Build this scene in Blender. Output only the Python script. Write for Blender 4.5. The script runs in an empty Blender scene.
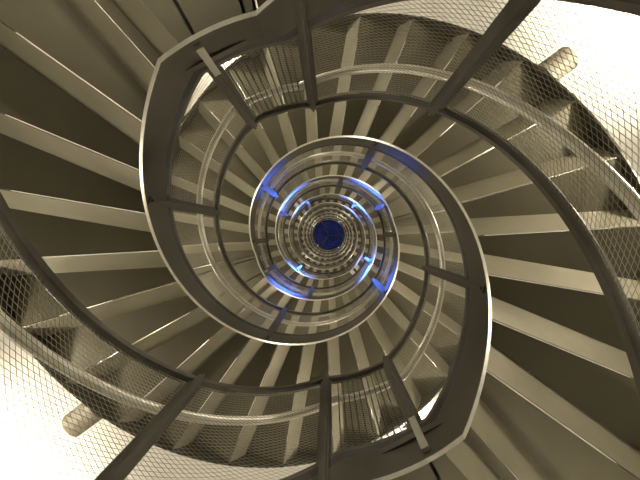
import bpy, bmesh, math
from mathutils import Vector, Matrix

sc = bpy.context.scene
COL = sc.collection
D2R = math.pi / 180

# ------------------------------------------------------------------ geometry of the double helix
STEP = 360 / 28                 # degrees per step
S = STEP * 19                   # degrees of one flight
L = STEP * 2                    # degrees of one landing
P = S + L                       # 270 degrees per storey
G = 0.013454                    # rise in metres per degree
RISE = G * S                    # storey rise
RISER = G * STEP
ZK = 1.3588                     # landing underside above the camera
TH = 230.95                     # plan angle of the stair foot
R = 0.75                        # radius of the open well
RO = 1.65                       # outer radius of the flights
RW = 2.40                       # round wall
FLOOR = ZK - RISE - 0.012


def zf(t):
    n = math.floor(t / P + 1e-9)
    r = t - n * P
    return ZK + n * RISE + G * min(max(r, 0), S)


def pt(r, t, z, off=0.0):
    """point on radius r at stair angle t; off = sideways step in the climbing direction"""
    a = (TH - t) * D2R
    return Vector((r * math.cos(a) + off * math.sin(a), r * math.sin(a) - off * math.cos(a), z))


# ------------------------------------------------------------------ materials
def steel(name, col, rough=.45, metal=.35, bump=.15, scale=9.0, var=.18):
    m = bpy.data.materials.new(name)
    m.use_nodes = True
    nt = m.node_tree
    b = nt.nodes['Principled BSDF']
    b.inputs['Roughness'].default_value = rough
    b.inputs['Metallic'].default_value = metal
    tc = nt.nodes.new('ShaderNodeTexCoord')
    n = nt.nodes.new('ShaderNodeTexNoise')
    n.inputs['Scale'].default_value = scale
    n.inputs['Detail'].default_value = 6
    nt.links.new(tc.outputs['Object'], n.inputs['Vector'])
    r = nt.nodes.new('ShaderNodeValToRGB')
    r.color_ramp.elements[0].position = .3
    r.color_ramp.elements[1].position = .75
    r.color_ramp.elements[0].color = tuple(c * (1 - var) for c in col) + (1,)
    r.color_ramp.elements[1].color = tuple(min(1, c * (1 + var)) for c in col) + (1,)
    nt.links.new(n.outputs['Fac'], r.inputs['Fac'])
    nt.links.new(r.outputs['Color'], b.inputs['Base Color'])
    mr = nt.nodes.new('ShaderNodeMapRange')
    mr.inputs['To Min'].default_value = rough - .03
    mr.inputs['To Max'].default_value = rough + .05
    nt.links.new(n.outputs['Fac'], mr.inputs['Value'])
    nt.links.new(mr.outputs['Result'], b.inputs['Roughness'])
    n2 = nt.nodes.new('ShaderNodeTexNoise')
    n2.inputs['Scale'].default_value = scale * 14
    nt.links.new(tc.outputs['Object'], n2.inputs['Vector'])
    bp = nt.nodes.new('ShaderNodeBump')
    bp.inputs['Strength'].default_value = bump
    bp.inputs['Distance'].default_value = .002
    nt.links.new(n2.outputs['Fac'], bp.inputs['Height'])
    nt.links.new(bp.outputs['Normal'], b.inputs['Normal'])
    return m


M = {
    'black': steel('black_gap_shade_rods', (.012, .011, .010), .6, 0),  # black for the shade in the guard gap, also for the rods
    'bracket': steel('tan_painted_bracket', (.30, .27, .21), .6, .0),
    'plate': steel('dark_painted_steel', (.062, .056, .044), .30, .45, var=.16, scale=5),
    'soffit': steel('shaded_grey_steel', (.104, .094, .062), .36, .35, var=.10, scale=4),  # same steel as the risers, darkened to carry part of the shade
    'riser': steel('lit_riser_steel', (.262, .242, .178), .34, .35, var=.12, scale=5),  # paler than the soffits: part of the light on it is colour
    'lip': steel('riser_lip_steel', (.26, .24, .19), .4, .35),
    'edge': steel('worn_lit_steel_edge', (.60, .58, .52), .34, .6, var=.1, scale=30),  # worn edge; the light it catches is put into the bright colour
    'frame': steel('guard_frame_steel', (.085, .078, .066), .36, .6),
    'mesh': steel('expanded_metal', (.30, .28, .225), .36, .45, bump=0),
    'hand': steel('handrail_stainless', (.95, .90, .78), .30, .4, bump=.05),
    'foot': steel('lit_post_foot_steel', (.38, .36, .31), .35, .5),  # paler than the post, light on its lower end put into colour
    'paint': steel('white_wall_paint', (.42, .405, .37), .8, 0, bump=.3, scale=3, var=.03),
    'floor': steel('grey_floor_screed', (.03, .028, .025), .6, 0, bump=.3, scale=3),
    'cap': steel('lamp_metal', (.3, .3, .3), .4, .6),
}


def emis(name, col, s):
    m = bpy.data.materials.new(name)
    m.use_nodes = True
    b = m.node_tree.nodes['Principled BSDF']
    b.inputs['Base Color'].default_value = (.8, .8, .8, 1)
    b.inputs['Emission Color'].default_value = col + (1,)
    b.inputs['Emission Strength'].default_value = s
    return m


M['glow'] = emis('lamp_diffuser_glow', (1, .86, .62), 6)
M['blueglow'] = emis('added_blue_lens', (.12, .3, 1), 1.2)


def glass():
    m = bpy.data.materials.new('skylight_glass')
    m.use_nodes = True
    nt = m.node_tree
    nt.nodes.clear()
    o = nt.nodes.new('ShaderNodeOutputMaterial')
    mx = nt.nodes.new('ShaderNodeMixShader')
    t = nt.nodes.new('ShaderNodeBsdfTransparent')
    g = nt.nodes.new('ShaderNodeBsdfGlossy')
    t.inputs['Color'].default_value = (.8, .85, .95, 1)
    g.inputs['Roughness'].default_value = .08
    mx.inputs['Fac'].default_value = .08
    nt.links.new(t.outputs[0], mx.inputs[1])
    nt.links.new(g.outputs[0], mx.inputs[2])
    nt.links.new(mx.outputs[0], o.inputs['Surface'])
    return m


M['glass'] = glass()


# ------------------------------------------------------------------ mesh helpers
class MB:
    def __init__(s):
        s.v, s.f, s.mi = [], [], []

    def quad(s, a, b, c, d, mi=0):
        n = len(s.v)
        s.v += [a, b, c, d]
        s.f.append((n, n + 1, n + 2, n + 3))
        s.mi.append(mi)

    def sweep(s, rings, closed_ring=True, caps=True, mi=0, loop=False):
        """rings: list of equally long point lists"""
        n0 = len(s.v)
        k = len(rings[0])
        for r in rings:
            s.v += list(r)
        m = len(rings)
        for i in range(m if loop else m - 1):
            for j in range(k if closed_ring else k - 1):
                a, b = n0 + i * k, n0 + ((i + 1) % m) * k
                s.f.append((a + j, a + (j + 1) % k, b + (j + 1) % k, b + j))
                s.mi.append(mi if not isinstance(mi, (list, tuple)) else mi[j])
        if caps and not loop:
            base = mi if not isinstance(mi, (list, tuple)) else mi[0]
            s.f.append(tuple(n0 + j for j in range(k))[::-1]); s.mi.append(base)
            e = n0 + (m - 1) * k
            s.f.append(tuple(e + j for j in range(k))); s.mi.append(base)

    def build(s, name, mats, parent=None, smooth=False):
        me = bpy.data.meshes.new(name)
        me.from_pydata([tuple(v) for v in s.v], [], s.f)
        mats = mats if isinstance(mats, (list, tuple)) else [mats]
        for m in mats:
            me.materials.append(m)
        me.polygons.foreach_set('material_index', s.mi)
        bm = bmesh.new()
        bm.from_mesh(me)
        bmesh.ops.recalc_face_normals(bm, faces=bm.faces)
        bm.to_mesh(me)
        bm.free()
        if smooth:
            me.polygons.foreach_set('use_smooth', [True] * len(me.polygons))
            me.set_sharp_from_angle(angle=35 * D2R)
        o = bpy.data.objects.new(name, me)
        COL.objects.link(o)
        if parent:
            o.parent = parent
        return o


def empty(name, label, cat, group=None, loc=(0, 0, 0)):
    o = bpy.data.objects.new(name, None)
    COL.objects.link(o)
    o.empty_display_size = .1
    o.location = loc
    o['label'] = label
    o['category'] = cat
    if group:
        o['group'] = group
    return o


def frange(a, b, step):
    n = max(1, int(math.ceil((b - a) / step - 1e-6)))
    return [a + (b - a) * i / n for i in range(n + 1)]


def ts(a, b, step, kinks=()):
    out = frange(a, b, step)
    for k in kinks:
        if a + .3 < k < b - .3:
            out.append(k)
    out.sort()
    return [t for i, t in enumerate(out) if i == 0 or t - out[i - 1] > .05]


def hz(h, sh):
    """height curve: h above a landing underside, its kinks sh degrees early"""
    return lambda t: zf(t + sh) + h


PLATE_TOP = hz(.172, 5.3)
FR_BOT = hz(.240, 5.6)
FR_TOP = hz(.268, 6.0)
MESH_TOP = hz(1.045, 11.2)
RAIL_BOT = hz(1.045, 11.2)
RAIL_TOP = hz(1.085, 11.2)
HAND = hz(.905, 6.6)
KINKS = [0, -L, -5.3, -L - 5.3, -11.2, -L - 11.2, -6.6, -L - 6.6]
KINKS = sorted(set([k + P * n for k in KINKS for n in (-1, 0, 1)]))


def band(mb, ta, tb, r0, r1, zb, zt, step=3.0, mi=0):
    rings = []
    for t in ts(ta, tb, step, KINKS):
        a, b = zb(t), zt(t)
        rings.append([pt(r0, t, a), pt(r1, t, a), pt(r1, t, b), pt(r0, t, b)])
    mb.sweep(rings, mi=mi)


def tube(mb, path, rad, k=10, mi=0):
    rings = []
    for i, p in enumerate(path):
        d = (path[min(i + 1, len(path) - 1)] - path[max(i - 1, 0)]).normalized()
        u = d.cross(Vector((0, 0, 1)))
        if u.length < .05:
            u = d.cross(Vector((1, 0, 0)))
        u.normalize()
        w = d.cross(u)
        rings.append([p + rad * (math.cos(2 * math.pi * j / k) * u + math.sin(2 * math.pi * j / k) * w) for j in range(k)])
    mb.sweep(rings, mi=mi)


# ------------------------------------------------------------------ flights
W = .083        # how far each leaning riser reaches in the climbing direction
TN = [2.7 + STEP * n for n in range(20)]


ZF = ZK + .115                 # underside between the landing and the first riser


def lvl(n):
    return ZK + G * 2.7 + .018 + RISER * n


def make_flight():
    root = empty('stair_flight', '', 'stairs')
    ins = MB()
    rings = []
    for t in ts(0, S, 3, KINKS):
        a, b = zf(t) + .006, PLATE_TOP(t)
        rings.append([pt(R, t, a), pt(R + .011, t, a), pt(R + .011, t, b), pt(R, t, b)])
    ins.sweep(rings)
    # flange folded outward along the top of the plate
    band(ins, 0, S, R + .011, R + .05, lambda t: PLATE_TOP(t) - .008, PLATE_TOP)
    inner = ins.build('inner_stringer', M['plate'], root, True)
    e = MB()
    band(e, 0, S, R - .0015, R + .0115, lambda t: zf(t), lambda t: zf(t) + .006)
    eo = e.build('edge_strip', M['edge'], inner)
    eo['label'] = 'worn bottom edge with caught light in its colour'
    o = MB()
    band(o, 0, S, RO - .012, RO, zf, lambda t: zf(t + 5) + .30)
    outer = o.build('outer_stringer', M['plate'], root, True)
    for n in range(19):
        t0, t1 = TN[n], TN[n + 1] if n < 18 else S - .05
        z0, z1 = lvl(n) if n else ZF, lvl(n + 1)
        r0, r1 = R + .012, RO - .013
        th = .045
        tr = MB()
        # tread slab: soffit below, walking surface above
        offs = []
        prof = []
        pts = [(t0, W, z1), (t1, -.009, z1), (t1, -.009, z1 + th), (t0, W, z1 + th)]
        rings = []
        for r in frange(r0, r1, .22):
            # arc edges stay inside the stringers
            rings.append([pt(r, t, z, off) for t, off, z in pts])
        tr.sweep(rings)
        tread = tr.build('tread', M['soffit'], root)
        ri = MB()
        prof = [(t0, 0, z0), (t0, W, z1), (t0, W, z1 + th), (t0, W - .012, z1 + th), (t0, -.0045, z0 + .004), (t0, -.0045, z0 - .002)]
        rings = [[pt(r, t, z, off) for t, off, z in prof] for r in (r0, r1)]
        ri.sweep(rings, mi=[0, 0, 0, 0, 1, 1])
        ri.build('riser', [M['riser'], M['lip']], tread)
    return root


def make_landing():
    root = empty('stair_landing', '', 'landing')
    a, b = -L, 0
    p = MB()
    band(p, a, b, R, R + .011, lambda t: zf(t) + .006, PLATE_TOP)
    band(p, a, b, R + .011, R + .05, lambda t: PLATE_TOP(t) - .008, PLATE_TOP)
    f = p.build('inner_fascia', M['plate'], root, True)
    e = MB()
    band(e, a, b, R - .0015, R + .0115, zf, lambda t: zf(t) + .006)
    e.build('edge_strip', M['edge'], f)['label'] = 'worn bottom edge with caught light in its colour'
    o = MB()
    band(o, a, b, RO - .012, RO, zf, lambda t: zf(t) + .26)
    o.build('outer_fascia', M['plate'], root, True)
    r0, r1 = R + .012, RO - .013
    z = ZK + .012
    seams = [(-L + .05, 0), (-23.0, 0), (-10.1, 0), (2.7, -.112)]
    for (ta, oa), (tb, ob) in zip(seams[:-1], seams[1:]):
        s = MB()
        g = .006
        rings = []
        for r in frange(r0, r1, .2):
            rings.append([pt(r, ta, z, oa + g), pt(r, tb, z, ob - g), pt(r, tb, z + .028, ob - g), pt(r, ta, z + .028, oa + g)])
        s.sweep(rings)
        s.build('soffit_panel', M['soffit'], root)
    s = MB()
    s.sweep([[pt(r, 2.7, z, -.117), pt(r, 2.7, ZF, -.047), pt(r, 2.7, ZF + .02, -.059), pt(r, 2.7, z + .006, -.129)] for r in (r0, r1)])
    s.build('riser', M['riser'], root)
    s = MB()
    s.sweep([[pt(r, 2.7, ZF, -.047), pt(r, 2.7, ZF, -.006), pt(r, 2.7, ZF + .02, -.006), pt(r, 2.7, ZF + .02, -.047)] for r in (r0, r1)])
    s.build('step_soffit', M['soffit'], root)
    d = MB()
    rings = []
    for r in frange(r0, r1, .2):
        rings.append([pt(r, -L + .05, ZK + .140), pt(r, 2.7, ZK + .140, -.01), pt(r, 2.7, ZK + .175, -.01), pt(r, -L + .05, ZK + .175)])
    d.sweep(rings)
    d.build('deck', M['plate'], root)
    # walkway bridging to the round wall
    d = MB()
    d.sweep([[pt(r, -L + 1, ZK + .06), pt(r, -1, ZK + .06), pt(r, -1, ZK + .175), pt(r, -L + 1, ZK + .175)] for r in frange(RO + .002, RW - .004, .2)])
    d.build('bridge', M['soffit'], root)
    return root


# ------------------------------------------------------------------ guards
def clip_runs(f, zb, zt, ta, tb, step=1.0):
    """intervals of t where zb < f < zt"""
    grid = ts(ta, tb, step, KINKS)
    g = lambda t: min(f(t) - zb(t), zt(t) - f(t))
    runs, cur = [], None
    prev, pv = None, None
    for t in grid:
        v = g(t)
        if v > 0:
            if cur is None:
                st = t if prev is None else prev + (t - prev) * (-pv) / (v - pv)
                cur = [st]
            cur.append(t)
        elif cur is not None:
            cur.append(prev + (t - prev) * pv / (pv - v))
            runs.append(cur); cur = None
        prev, pv = t, v
    if cur is not None:
        runs.append(cur)
    out = []
    for c in runs:
        a, b = c[0], c[-1]
        if b - a > .25:
            out.append(frange(a, b, 3.2))
    return out


def mesh_panel(ta, tb, rm):
    mb = MB()
    arc = rm * D2R
    for slope, gap, rr in ((.87, .024, 0.0), (-.42, .020, .0012)):
        hw, hd = .0008 * math.hypot(1, slope), .0004
        lo = min(FR_TOP(ta), FR_TOP(tb)) - 1.2
        hi = max(MESH_TOP(ta), MESH_TOP(tb)) + 1.2
        n = int((hi - lo) / gap)
        for i in range(n):
            c = lo + i * gap
            f = lambda t: c + slope * arc * (t - ta)
            for run in clip_runs(f, FR_TOP, MESH_TOP, ta, tb):
                rings = []
                for t in run:
                    z = f(t)
                    rings.append([pt(rm + rr - hd, t, z - hw), pt(rm + rr + hd, t, z - hw), pt(rm + rr + hd, t, z + hw), pt(rm + rr - hd, t, z + hw)])
                mb.sweep(rings, caps=False)
    return mb


POSTS = [-L - 10.6, -9.6, 36.0, 112.0, 190.0]


def post_bar(mb, t, zb, zt, r0, r1, w):
    h = w / 2
    rings = [[pt(r0, t, z, -h), pt(r1, t, z, -h), pt(r1, t, z, h), pt(r0, t, z, h)] for z in (zb, zt)]
    mb.sweep(rings)


def make_guard(ta=None, tb=None):
    """one storey of guard, from one landing foot to the next"""
    root = empty('guard_railing', '', 'railing')
    ta = POSTS[0] if ta is None else ta
    tb = POSTS[0] + P if tb is None else tb
    posts = [t for t in POSTS if ta - .1 <= t < tb - 1]
    if not posts or posts[0] > ta + 5:
        posts = [ta + .6] + posts
    rp = R + .022                      # mid-line of the panels
    for t in posts:
        b = MB()
        post_bar(b, t, zf(t) + (.27 if t == POSTS[1] else .035), RAIL_TOP(t) - .002, R - .008, R - .0018, .034)
        post_bar(b, t, zf(t) + (.27 if t == POSTS[1] else .045), RAIL_TOP(t) - .004, R - .020, R - .0078, .012)
        o = b.build('post', M['frame'], root)
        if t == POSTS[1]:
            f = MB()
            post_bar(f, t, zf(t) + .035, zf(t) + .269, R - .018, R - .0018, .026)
            f.build('lit_post_foot', M['foot'], o)['label'] = 'lower end of the post, coloured pale as if lit'
        for s in (-.0, ):
            c = MB()
            zc = HAND(t) - .035
            path = [pt(R + .002, t, zc - .03), pt(R + .045, t, zc - .03), pt(R + .066, t, zc - .012), pt(R + .069, t, zc + .02)]
            tube(c, path, .006, 8)
            c.build('handrail_bracket', M['hand'], o, True)
    ends = posts + [tb]
    for a, b in zip(ends[:-1], ends[1:]):
        if b - a < 3:
            continue
        gp = 1.2
        fr = MB()
        a2, b2 = a + gp * .35, b - gp * .35
        band(fr, a2, b2, rp - .010, rp + .006, FR_BOT, FR_TOP)
        # uprights of the frame
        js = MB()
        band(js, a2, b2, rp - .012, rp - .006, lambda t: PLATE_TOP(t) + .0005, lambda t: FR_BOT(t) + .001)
        for tt in (a2 + .75, b2 - .75):
            h = .013
            rings = [[pt(rp - .010, tt, z, -h), pt(rp + .006, tt, z, -h), pt(rp + .006, tt, z, h), pt(rp - .010, tt, z, h)]
                     for z in (FR_TOP(tt) - .012, MESH_TOP(tt) + .001)]
            fr.sweep(rings)
        fo = fr.build('panel_frame', M['frame'], root, True)
        js.build('gap_shade_strip', M['black'], fo, True)  # added black strip, stands in for the shade inside the open gap
        mo = mesh_panel(a2 + 1.5, b2 - 1.5, rp).build('mesh_infill', M['mesh'], fo)
        if abs(a - POSTS[0]) < 1:
            rods = MB()
            for k in range(11):
                t = POSTS[1] - 2.6 - 1.95 * k
                tube(rods, [pt(rp + .012, t, FR_BOT(t) + .01), pt(rp + .012, t, MESH_TOP(t))], .0032, 6)
            rods.build('upright_rods', M['black'], fo, True)
    rl = MB()
    rings = []
    for t in ts(ta, tb, 3, KINKS):
        a, b = RAIL_BOT(t), RAIL_TOP(t)
        rings.append([pt(R, t, a + .004), pt(R + .004, t, a), pt(R + .034, t, a), pt(R + .038, t, a + .004),
                      pt(R + .038, t, b - .004), pt(R + .034, t, b), pt(R + .004, t, b), pt(R, t, b - .004)])
    rl.sweep(rings)
    rl.build('top_rail', M['frame'], root, True)
    h = MB()
    tube(h, [pt(R * 1.092, t, HAND(t)) for t in ts(ta, tb, 3, KINKS)], .019, 12)
    ho = h.build('handrail', M['hand'], root, True)
    ho['label'] = 'bright round stainless handrail'
    return root


# ------------------------------------------------------------------ can floodlights on the outer stringers
def make_lamp(tb):
    """round can on the outer side of the flight, washing the wall with light"""
    root = empty('floodlight', '', 'lamp')
    zc = zf(tb) + .10
    c = MB()
    tube(c, [pt(RO + x, tb, zc) for x in (.024, .03, .205, .215)], .075, 28)
    can = c.build('housing', M['bracket'], root, True)
    y = MB()
    tube(y, [pt(RO + .0005, tb, zc), pt(RO + .024, tb, zc)], .045, 20)
    y.build('mount', M['cap'], root, True)
    d = MB()
    tube(d, [pt(RO + .2155, tb, zc), pt(RO + .221, tb, zc)], .066, 24)
    d.build('lens', M['glow'], can, True)
    return root


def make_fill():  # wall lamp out of view, added to light risers and soffits
    root = empty('added_wall_fill', '', 'lamp')
    b = MB()
    b.sweep([[pt(r, 0, q, w) for w, q in ((-.07, -.13), (.07, -.13), (.07, .13), (-.07, .13))] for r in (RW - .022, RW - .004)])
    b.build('back_plate', M['cap'], root)
    d = MB()
    d.sweep([[pt(RW - .022 - rr * math.sin(math.pi * j / 12), 0, q, rr * 1.3 * math.cos(math.pi * j / 12)) for j in range(13)]
             for q, rr in ((-.11, .03), (-.09, .045), (.09, .045), (.11, .03))])
    d.build('diffuser', M['glow'], root, True)
    return root


# ------------------------------------------------------------------ copying
def copy_tree(o, parent=None):
    c = o.copy()
    COL.objects.link(c)
    c.parent = parent
    for ch in list(o.children):
        copy_tree(ch, c)
    return c


WHERE = ['upper left', 'upper right', 'lower right', 'lower left']
TIER = ['lowest', 'second', 'third', 'fourth', 'fifth', 'sixth', 'topmost']


def place(root, n, h):
    root.location = (0, 0, RISE * n)
    root.rotation_euler = (0, 0, -P * n * D2R + (math.pi if h else 0))


def side(n, h):
    return WHERE[(n + 2 * h) % 4]


def describe(o, kind, n, h):
    sd = side(n, h)
    if kind == 'flight':
        if n < 0:
            o['label'] = 'steel stair flight rising from the ground floor towards the %s landing' % side(0, h)
        else:
            o['label'] = 'winding grey steel stair flight above the %s landing of the %s tier' % (sd, TIER[n])
        o['group'] = 'winding stair flights'
    elif kind == 'landing':
        o['label'] = 'flat steel landing at %s of the well, %s tier up' % (sd, TIER[n])
        o['group'] = 'stair landings'
    elif kind == 'guard':
        if n < 0:
            o['label'] = 'large mesh guard nearest the camera, ending at the %s landing' % side(0, h)
        else:
            o['label'] = 'mesh guard with steel handrail rising from the %s landing, %s tier' % (sd, TIER[n])
        o['group'] = 'mesh guard railings'
    else:
        place_ = 'low' if kind == 'lamp' else 'high'
        if n < 0:
            o['label'] = 'can floodlight %s on the ground floor flight climbing to the %s landing' % (place_, side(0, h))
        elif kind == 'lamp' and n == 0:
            o['label'] = 'tan cylindrical floodlight against the blown-out white wall at %s' % ('lower left', 'upper right')[h]
        else:
            o['label'] = 'can floodlight %s on the flight above the %s landing, %s tier' % (place_, sd, TIER[n])
        o['group'] = 'can floodlights'


NTOP = 6
TA, TB = 87.5, 189.0
fl, la, gu, lp = make_flight(), make_landing(), make_guard(), make_lamp(TA)
LAMP_E = [300, 6, .5, .3, .2, .2, 2]
DOOR_E = [8, 3, .5, .2, .2, .2, 2]
first = {'flight': True, 'landing': True, 'guard': True, 'lamp': True, 'doorlamp': True, 'fill': True}
protos = {'flight': fl, 'landing': la, 'guard': gu, 'lamp': lp, 'doorlamp': make_lamp(TB), 'fill': make_fill()}


def inst(kind):
    if first[kind]:
        first[kind] = False
        return protos[kind]
    return copy_tree(protos[kind])


protos_order = []
todo = []
for n in range(0, NTOP + 1):
    for h in (0, 1):
        todo.append(('landing', n, h))
        if n < NTOP:
            todo.append(('guard', n, h))
            todo.append(('flight', n, h))
            todo.append(('lamp', n, h))
        if n < NTOP:
            todo.append(('doorlamp', n, h))
            todo += [('fill', n + .1 * k, h) for k in range(3)]
for h in (0, 1):
    todo.append(('flight', -1, h))
    todo.append(('lamp', -1, h))
    todo.append(('doorlamp', -1, h))
FILLS = [(75.0, ZK + .58, 'low on the flight', [66, 30, .6, .2, .1, .1]),  # added lamps, placed for the light they throw on the steps
          (172.0, ZK + 1.85, 'high on the flight', [32, 9, .5, .2, .1, .1]),
          (-12.0, ZK - .45, 'underneath', [34, 2, .3, .2, .1, .1])]
for kind, n, h in todo:
    o = inst(kind)
    if kind == 'fill':
        k = round((n - int(n)) * 10)
        n = int(n)
        turn, zl, where, energy = FILLS[k]
        o.location = (0, 0, zl + RISE * n)
        o.rotation_euler = (0, 0, (-turn - P * n + 180 * h) * D2R)
        sd = side(n, h)
        if k == 2:
            o['label'] = 'wall sconce light added beneath the %s landing, %s tier' % (sd, TIER[n])
        else:
            o['label'] = 'wall sconce light added %s from the %s landing, %s tier' % (where, sd, TIER[n])
        o['group'] = 'added wall fill lights'
        ld = bpy.data.lights.new('lamp_bulb', 'POINT')
        ld.energy = energy[n]
        ld.color = (1, .90, .70)
        ld.shadow_soft_size = .05
        lo = bpy.data.objects.new('lamp_bulb', ld)
        COL.objects.link(lo)
        lo.parent = o
        lo.location = pt(RW - .14, 0, 0)
        continue
    describe(o, kind, n, h)
    place(o, n, h)
    if 'lamp' in kind:
        tb, energy = (TA, LAMP_E) if kind == 'lamp' else (TB, DOOR_E)
        ld = bpy.data.lights.new('lamp_bulb', 'SPOT')
        ld.energy = energy[n]
        ld.color = (1, .90, .70)
        ld.spot_size = 125 * D2R
        ld.spot_blend = .6
        ld.shadow_soft_size = .05
        lo = bpy.data.objects.new('lamp_bulb', ld)
        COL.objects.link(lo)
        lo.parent = o
        lo.location = pt(RO + .235, tb, zf(tb) + .10)
        lo.rotation_euler = (pt(1, tb, .30)).to_track_quat('-Z', 'Y').to_euler()

# the guard of the lowest flights starts on the ground floor
base = make_guard(4.0, POSTS[0] + P)
place(base, -1, 0); describe(base, 'guard', -1, 0)
b2 = copy_tree(base)
place(b2, -1, 1); describe(b2, 'guard', -1, 1)


# guard around the well at the very top
def ring(mb, r0, r1, z0, z1, k=96):
    rings = []
    for i in range(k):
        a = 2 * math.pi * i / k
        c, s_ = math.cos(a), math.sin(a)
        rings.append([Vector((r0 * c, r0 * s_, z0)), Vector((r1 * c, r1 * s_, z0)), Vector((r1 * c, r1 * s_, z1)), Vector((r0 * c, r0 * s_, z1))])
    mb.sweep(rings, loop=True)


ZT = ZK + RISE * NTOP
top = empty('guard_ring', 'round steel guard closing the top of the well below the skylight', 'railing', loc=(0, 0, ZT + .2))
m_ = MB(); ring(m_, R + .001, R + .03, .0, .12); m_.build('curb', M['plate'], top, True)
m_ = MB(); ring(m_, R, R + .038, .92, .96); m_.build('top_rail', M['frame'], top, True)
for k in range(12):
    a = (k * 30 + 15) * D2R
    m_ = MB()
    tube(m_, [Vector(((R + .018) * math.cos(a), (R + .018) * math.sin(a), q)) for q in (.12, .92)], .012, 8)
    m_.build('post', M['frame'], top, True)


# ------------------------------------------------------------------ the round shaft
def struct(o):
    o['kind'] = 'structure'
    return o


ZC = ZT + 1.5
m_ = MB(); ring(m_, RW, RW + .2, FLOOR - .1, ZC + .1, 128)
struct(m_.build('wall_round', M['paint'], None, True))
m_ = MB()
k = 96
c = [Vector(((RW + .2) * math.cos(2 * math.pi * i / k), (RW + .2) * math.sin(2 * math.pi * i / k), FLOOR)) for i in range(k)]
m_.sweep([c, [v - Vector((0, 0, .12)) for v in c]])
struct(m_.build('floor', M['floor']))
m_ = MB(); ring(m_, 1.02, RW + .2, ZC, ZC + .15)
struct(m_.build('ceiling', M['paint'], None))

sky = empty('skylight', 'round blue skylight with three ribs at the far end of the well', 'skylight', loc=(0, 0, ZC + .15))
m_ = MB(); ring(m_, .96, 1.06, 0, .12); m_.build('curb', M['frame'], sky, True)
for i in range(3):
    a = (2 + 120 * i) * D2R
    d = Vector((math.cos(a), math.sin(a), 0)); u = Vector((-d.y, d.x, 0))
    m_ = MB()
    m_.sweep([[d * q - u * .03 + Vector((0, 0, .05)), d * q + u * .03 + Vector((0, 0, .05)),
               d * q + u * .03 + Vector((0, 0, .11)), d * q - u * .03 + Vector((0, 0, .11))] for q in (.0, .97)])
    m_.build('rib', M['frame'], sky)
m_ = MB()
c = [Vector((1.04 * math.cos(2 * math.pi * i / k), 1.04 * math.sin(2 * math.pi * i / k), .125)) for i in range(k)]
m_.sweep([c, [v + Vector((0, 0, .012)) for v in c]])
m_.build('pane', M['glass'], sky)

# ------------------------------------------------------------------ blue spotlights, added for blue glints on the steel
def added_blue_lamp(root, pos, tgt, energy, size, r=.03):  # made-up blue lamp, added for its light on plates and mesh
    ld = bpy.data.lights.new('added_blue_beam', 'SPOT')
    ld.energy = energy
    ld.color = (.05, .19, 1)
    ld.spot_size = size * D2R
    ld.spot_blend = 1.0
    ld.shadow_soft_size = r
    lo = bpy.data.objects.new('added_blue_beam', ld)
    COL.objects.link(lo)
    lo.parent = root
    d = (tgt - pos).normalized()
    lo.location = pos + d * .1 - root.location
    lo.rotation_euler = d.to_track_quat('-Z', 'Y').to_euler()
    m_ = MB(); tube(m_, [pos - root.location, pos - root.location + d * .07], .028, 16); m_.build('housing', M['cap'], root, True)
    m_ = MB(); tube(m_, [pos - root.location + d * .07, pos - root.location + d * .076], .024, 16); m_.build('lens', M['blueglow'], root, True)


# four added on the steel plates high in the well, shining down
BLUE = [(231, 6.3, 'lower right'), (317, 6.6, 'lower left'), (128, 6.2, 'upper right'), (32, 6.0, 'upper left')]
for ang, zt, nm in BLUE:
    a = (ang + 180) % 360
    best = None
    for h in (0, 180):
        for k in range(2, 6):
            t = TH + h - a + 360 * k
            z = (zf(t) + PLATE_TOP(t)) / 2
            if best is None or abs(z - (zt * 2.93)) < abs(best - zt * 2.93):
                best = z
    pos = Vector((.705 * math.cos(a * D2R), .705 * math.sin(a * D2R), best))
    foot = Vector((.749 * math.cos(a * D2R), .749 * math.sin(a * D2R), best))
    u = empty('added_blue_spot', 'small added blue spotlight on the steel plate high in the well, %s side' % nm, 'spotlight', 'added blue spotlights', foot)
    m_ = MB(); tube(m_, [Vector((0, 0, 0)), pos - foot], .012, 10); m_.build('mount', M['cap'], u, True)
    added_blue_lamp(u, pos, Vector((.75 * math.cos(ang * D2R), .75 * math.sin(ang * D2R), zt + .6)), 560, 3.7)
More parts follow.
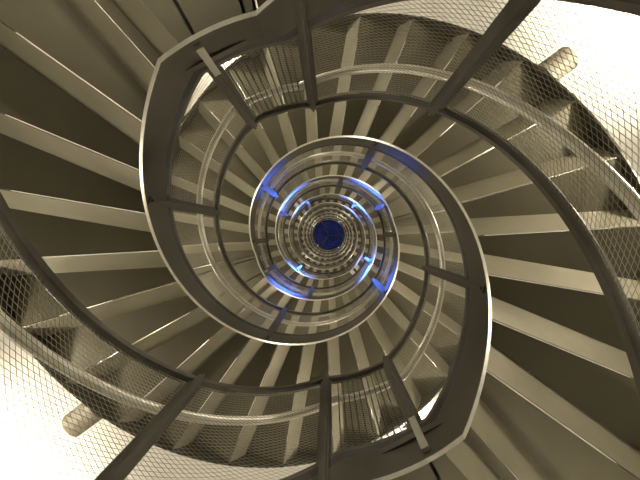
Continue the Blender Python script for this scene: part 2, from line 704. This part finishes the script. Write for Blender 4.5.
# two added on the ground floor to tint the steel from below
for ang, nm in ((105, 'lower'), (285, 'upper')):
    a = ang * D2R
    pos = Vector((-.5 * math.cos(a), -.5 * math.sin(a), FLOOR + .05))
    u = empty('added_floor_uplight', 'small added blue uplight on the ground floor aimed at the %s side of the well' % nm, 'spotlight', 'added blue floor uplights',
              Vector((pos.x, pos.y, FLOOR)))
    m_ = MB(); tube(m_, [Vector((0, 0, .0)), Vector((0, 0, .05))], .045, 20); m_.build('base', M['cap'], u, True)
    added_blue_lamp(u, pos, Vector((.75 * math.cos(a), .75 * math.sin(a), 2.0)), .8, 26)

# ------------------------------------------------------------------ world, camera
w = bpy.data.worlds.new('dusk')
sc.world = w
w.use_nodes = True
wn = w.node_tree
bg = wn.nodes['Background']
tc = wn.nodes.new('ShaderNodeTexCoord')
nz = wn.nodes.new('ShaderNodeTexNoise')
nz.inputs['Scale'].default_value = 30
wn.links.new(tc.outputs['Generated'], nz.inputs['Vector'])
cr = wn.nodes.new('ShaderNodeValToRGB')
cr.color_ramp.elements[0].color = (.003, .006, .03, 1)
cr.color_ramp.elements[1].color = (.016, .026, .11, 1)
wn.links.new(nz.outputs['Fac'], cr.inputs['Fac'])
wn.links.new(cr.outputs['Color'], bg.inputs['Color'])
bg.inputs['Strength'].default_value = 1.0

cam = bpy.data.cameras.new('camera')
co = bpy.data.objects.new('camera', cam)
COL.objects.link(co)
cam.sensor_width = 36
cam.lens = 436 / 640 * 36
cam.clip_start = .02
cam.shift_x = -9.9 / 640
cam.shift_y = -6.0 / 640
co.location = (.0569, -.0452, 0)
co.rotation_euler = (math.pi, 0, 0)
sc.camera = co

sc.view_settings.view_transform = 'Standard'
sc.view_settings.look = 'None'
sc.view_settings.gamma = 1
sc.view_settings.exposure = -0.22
sc.cycles.max_bounces = 6
sc.cycles.diffuse_bounces = 3
sc.cycles.sample_clamp_indirect = 3
sc.cycles.blur_glossy = .5
sc.cycles.denoising_prefilter = 'ACCURATE'
sc.cycles.use_denoising = True
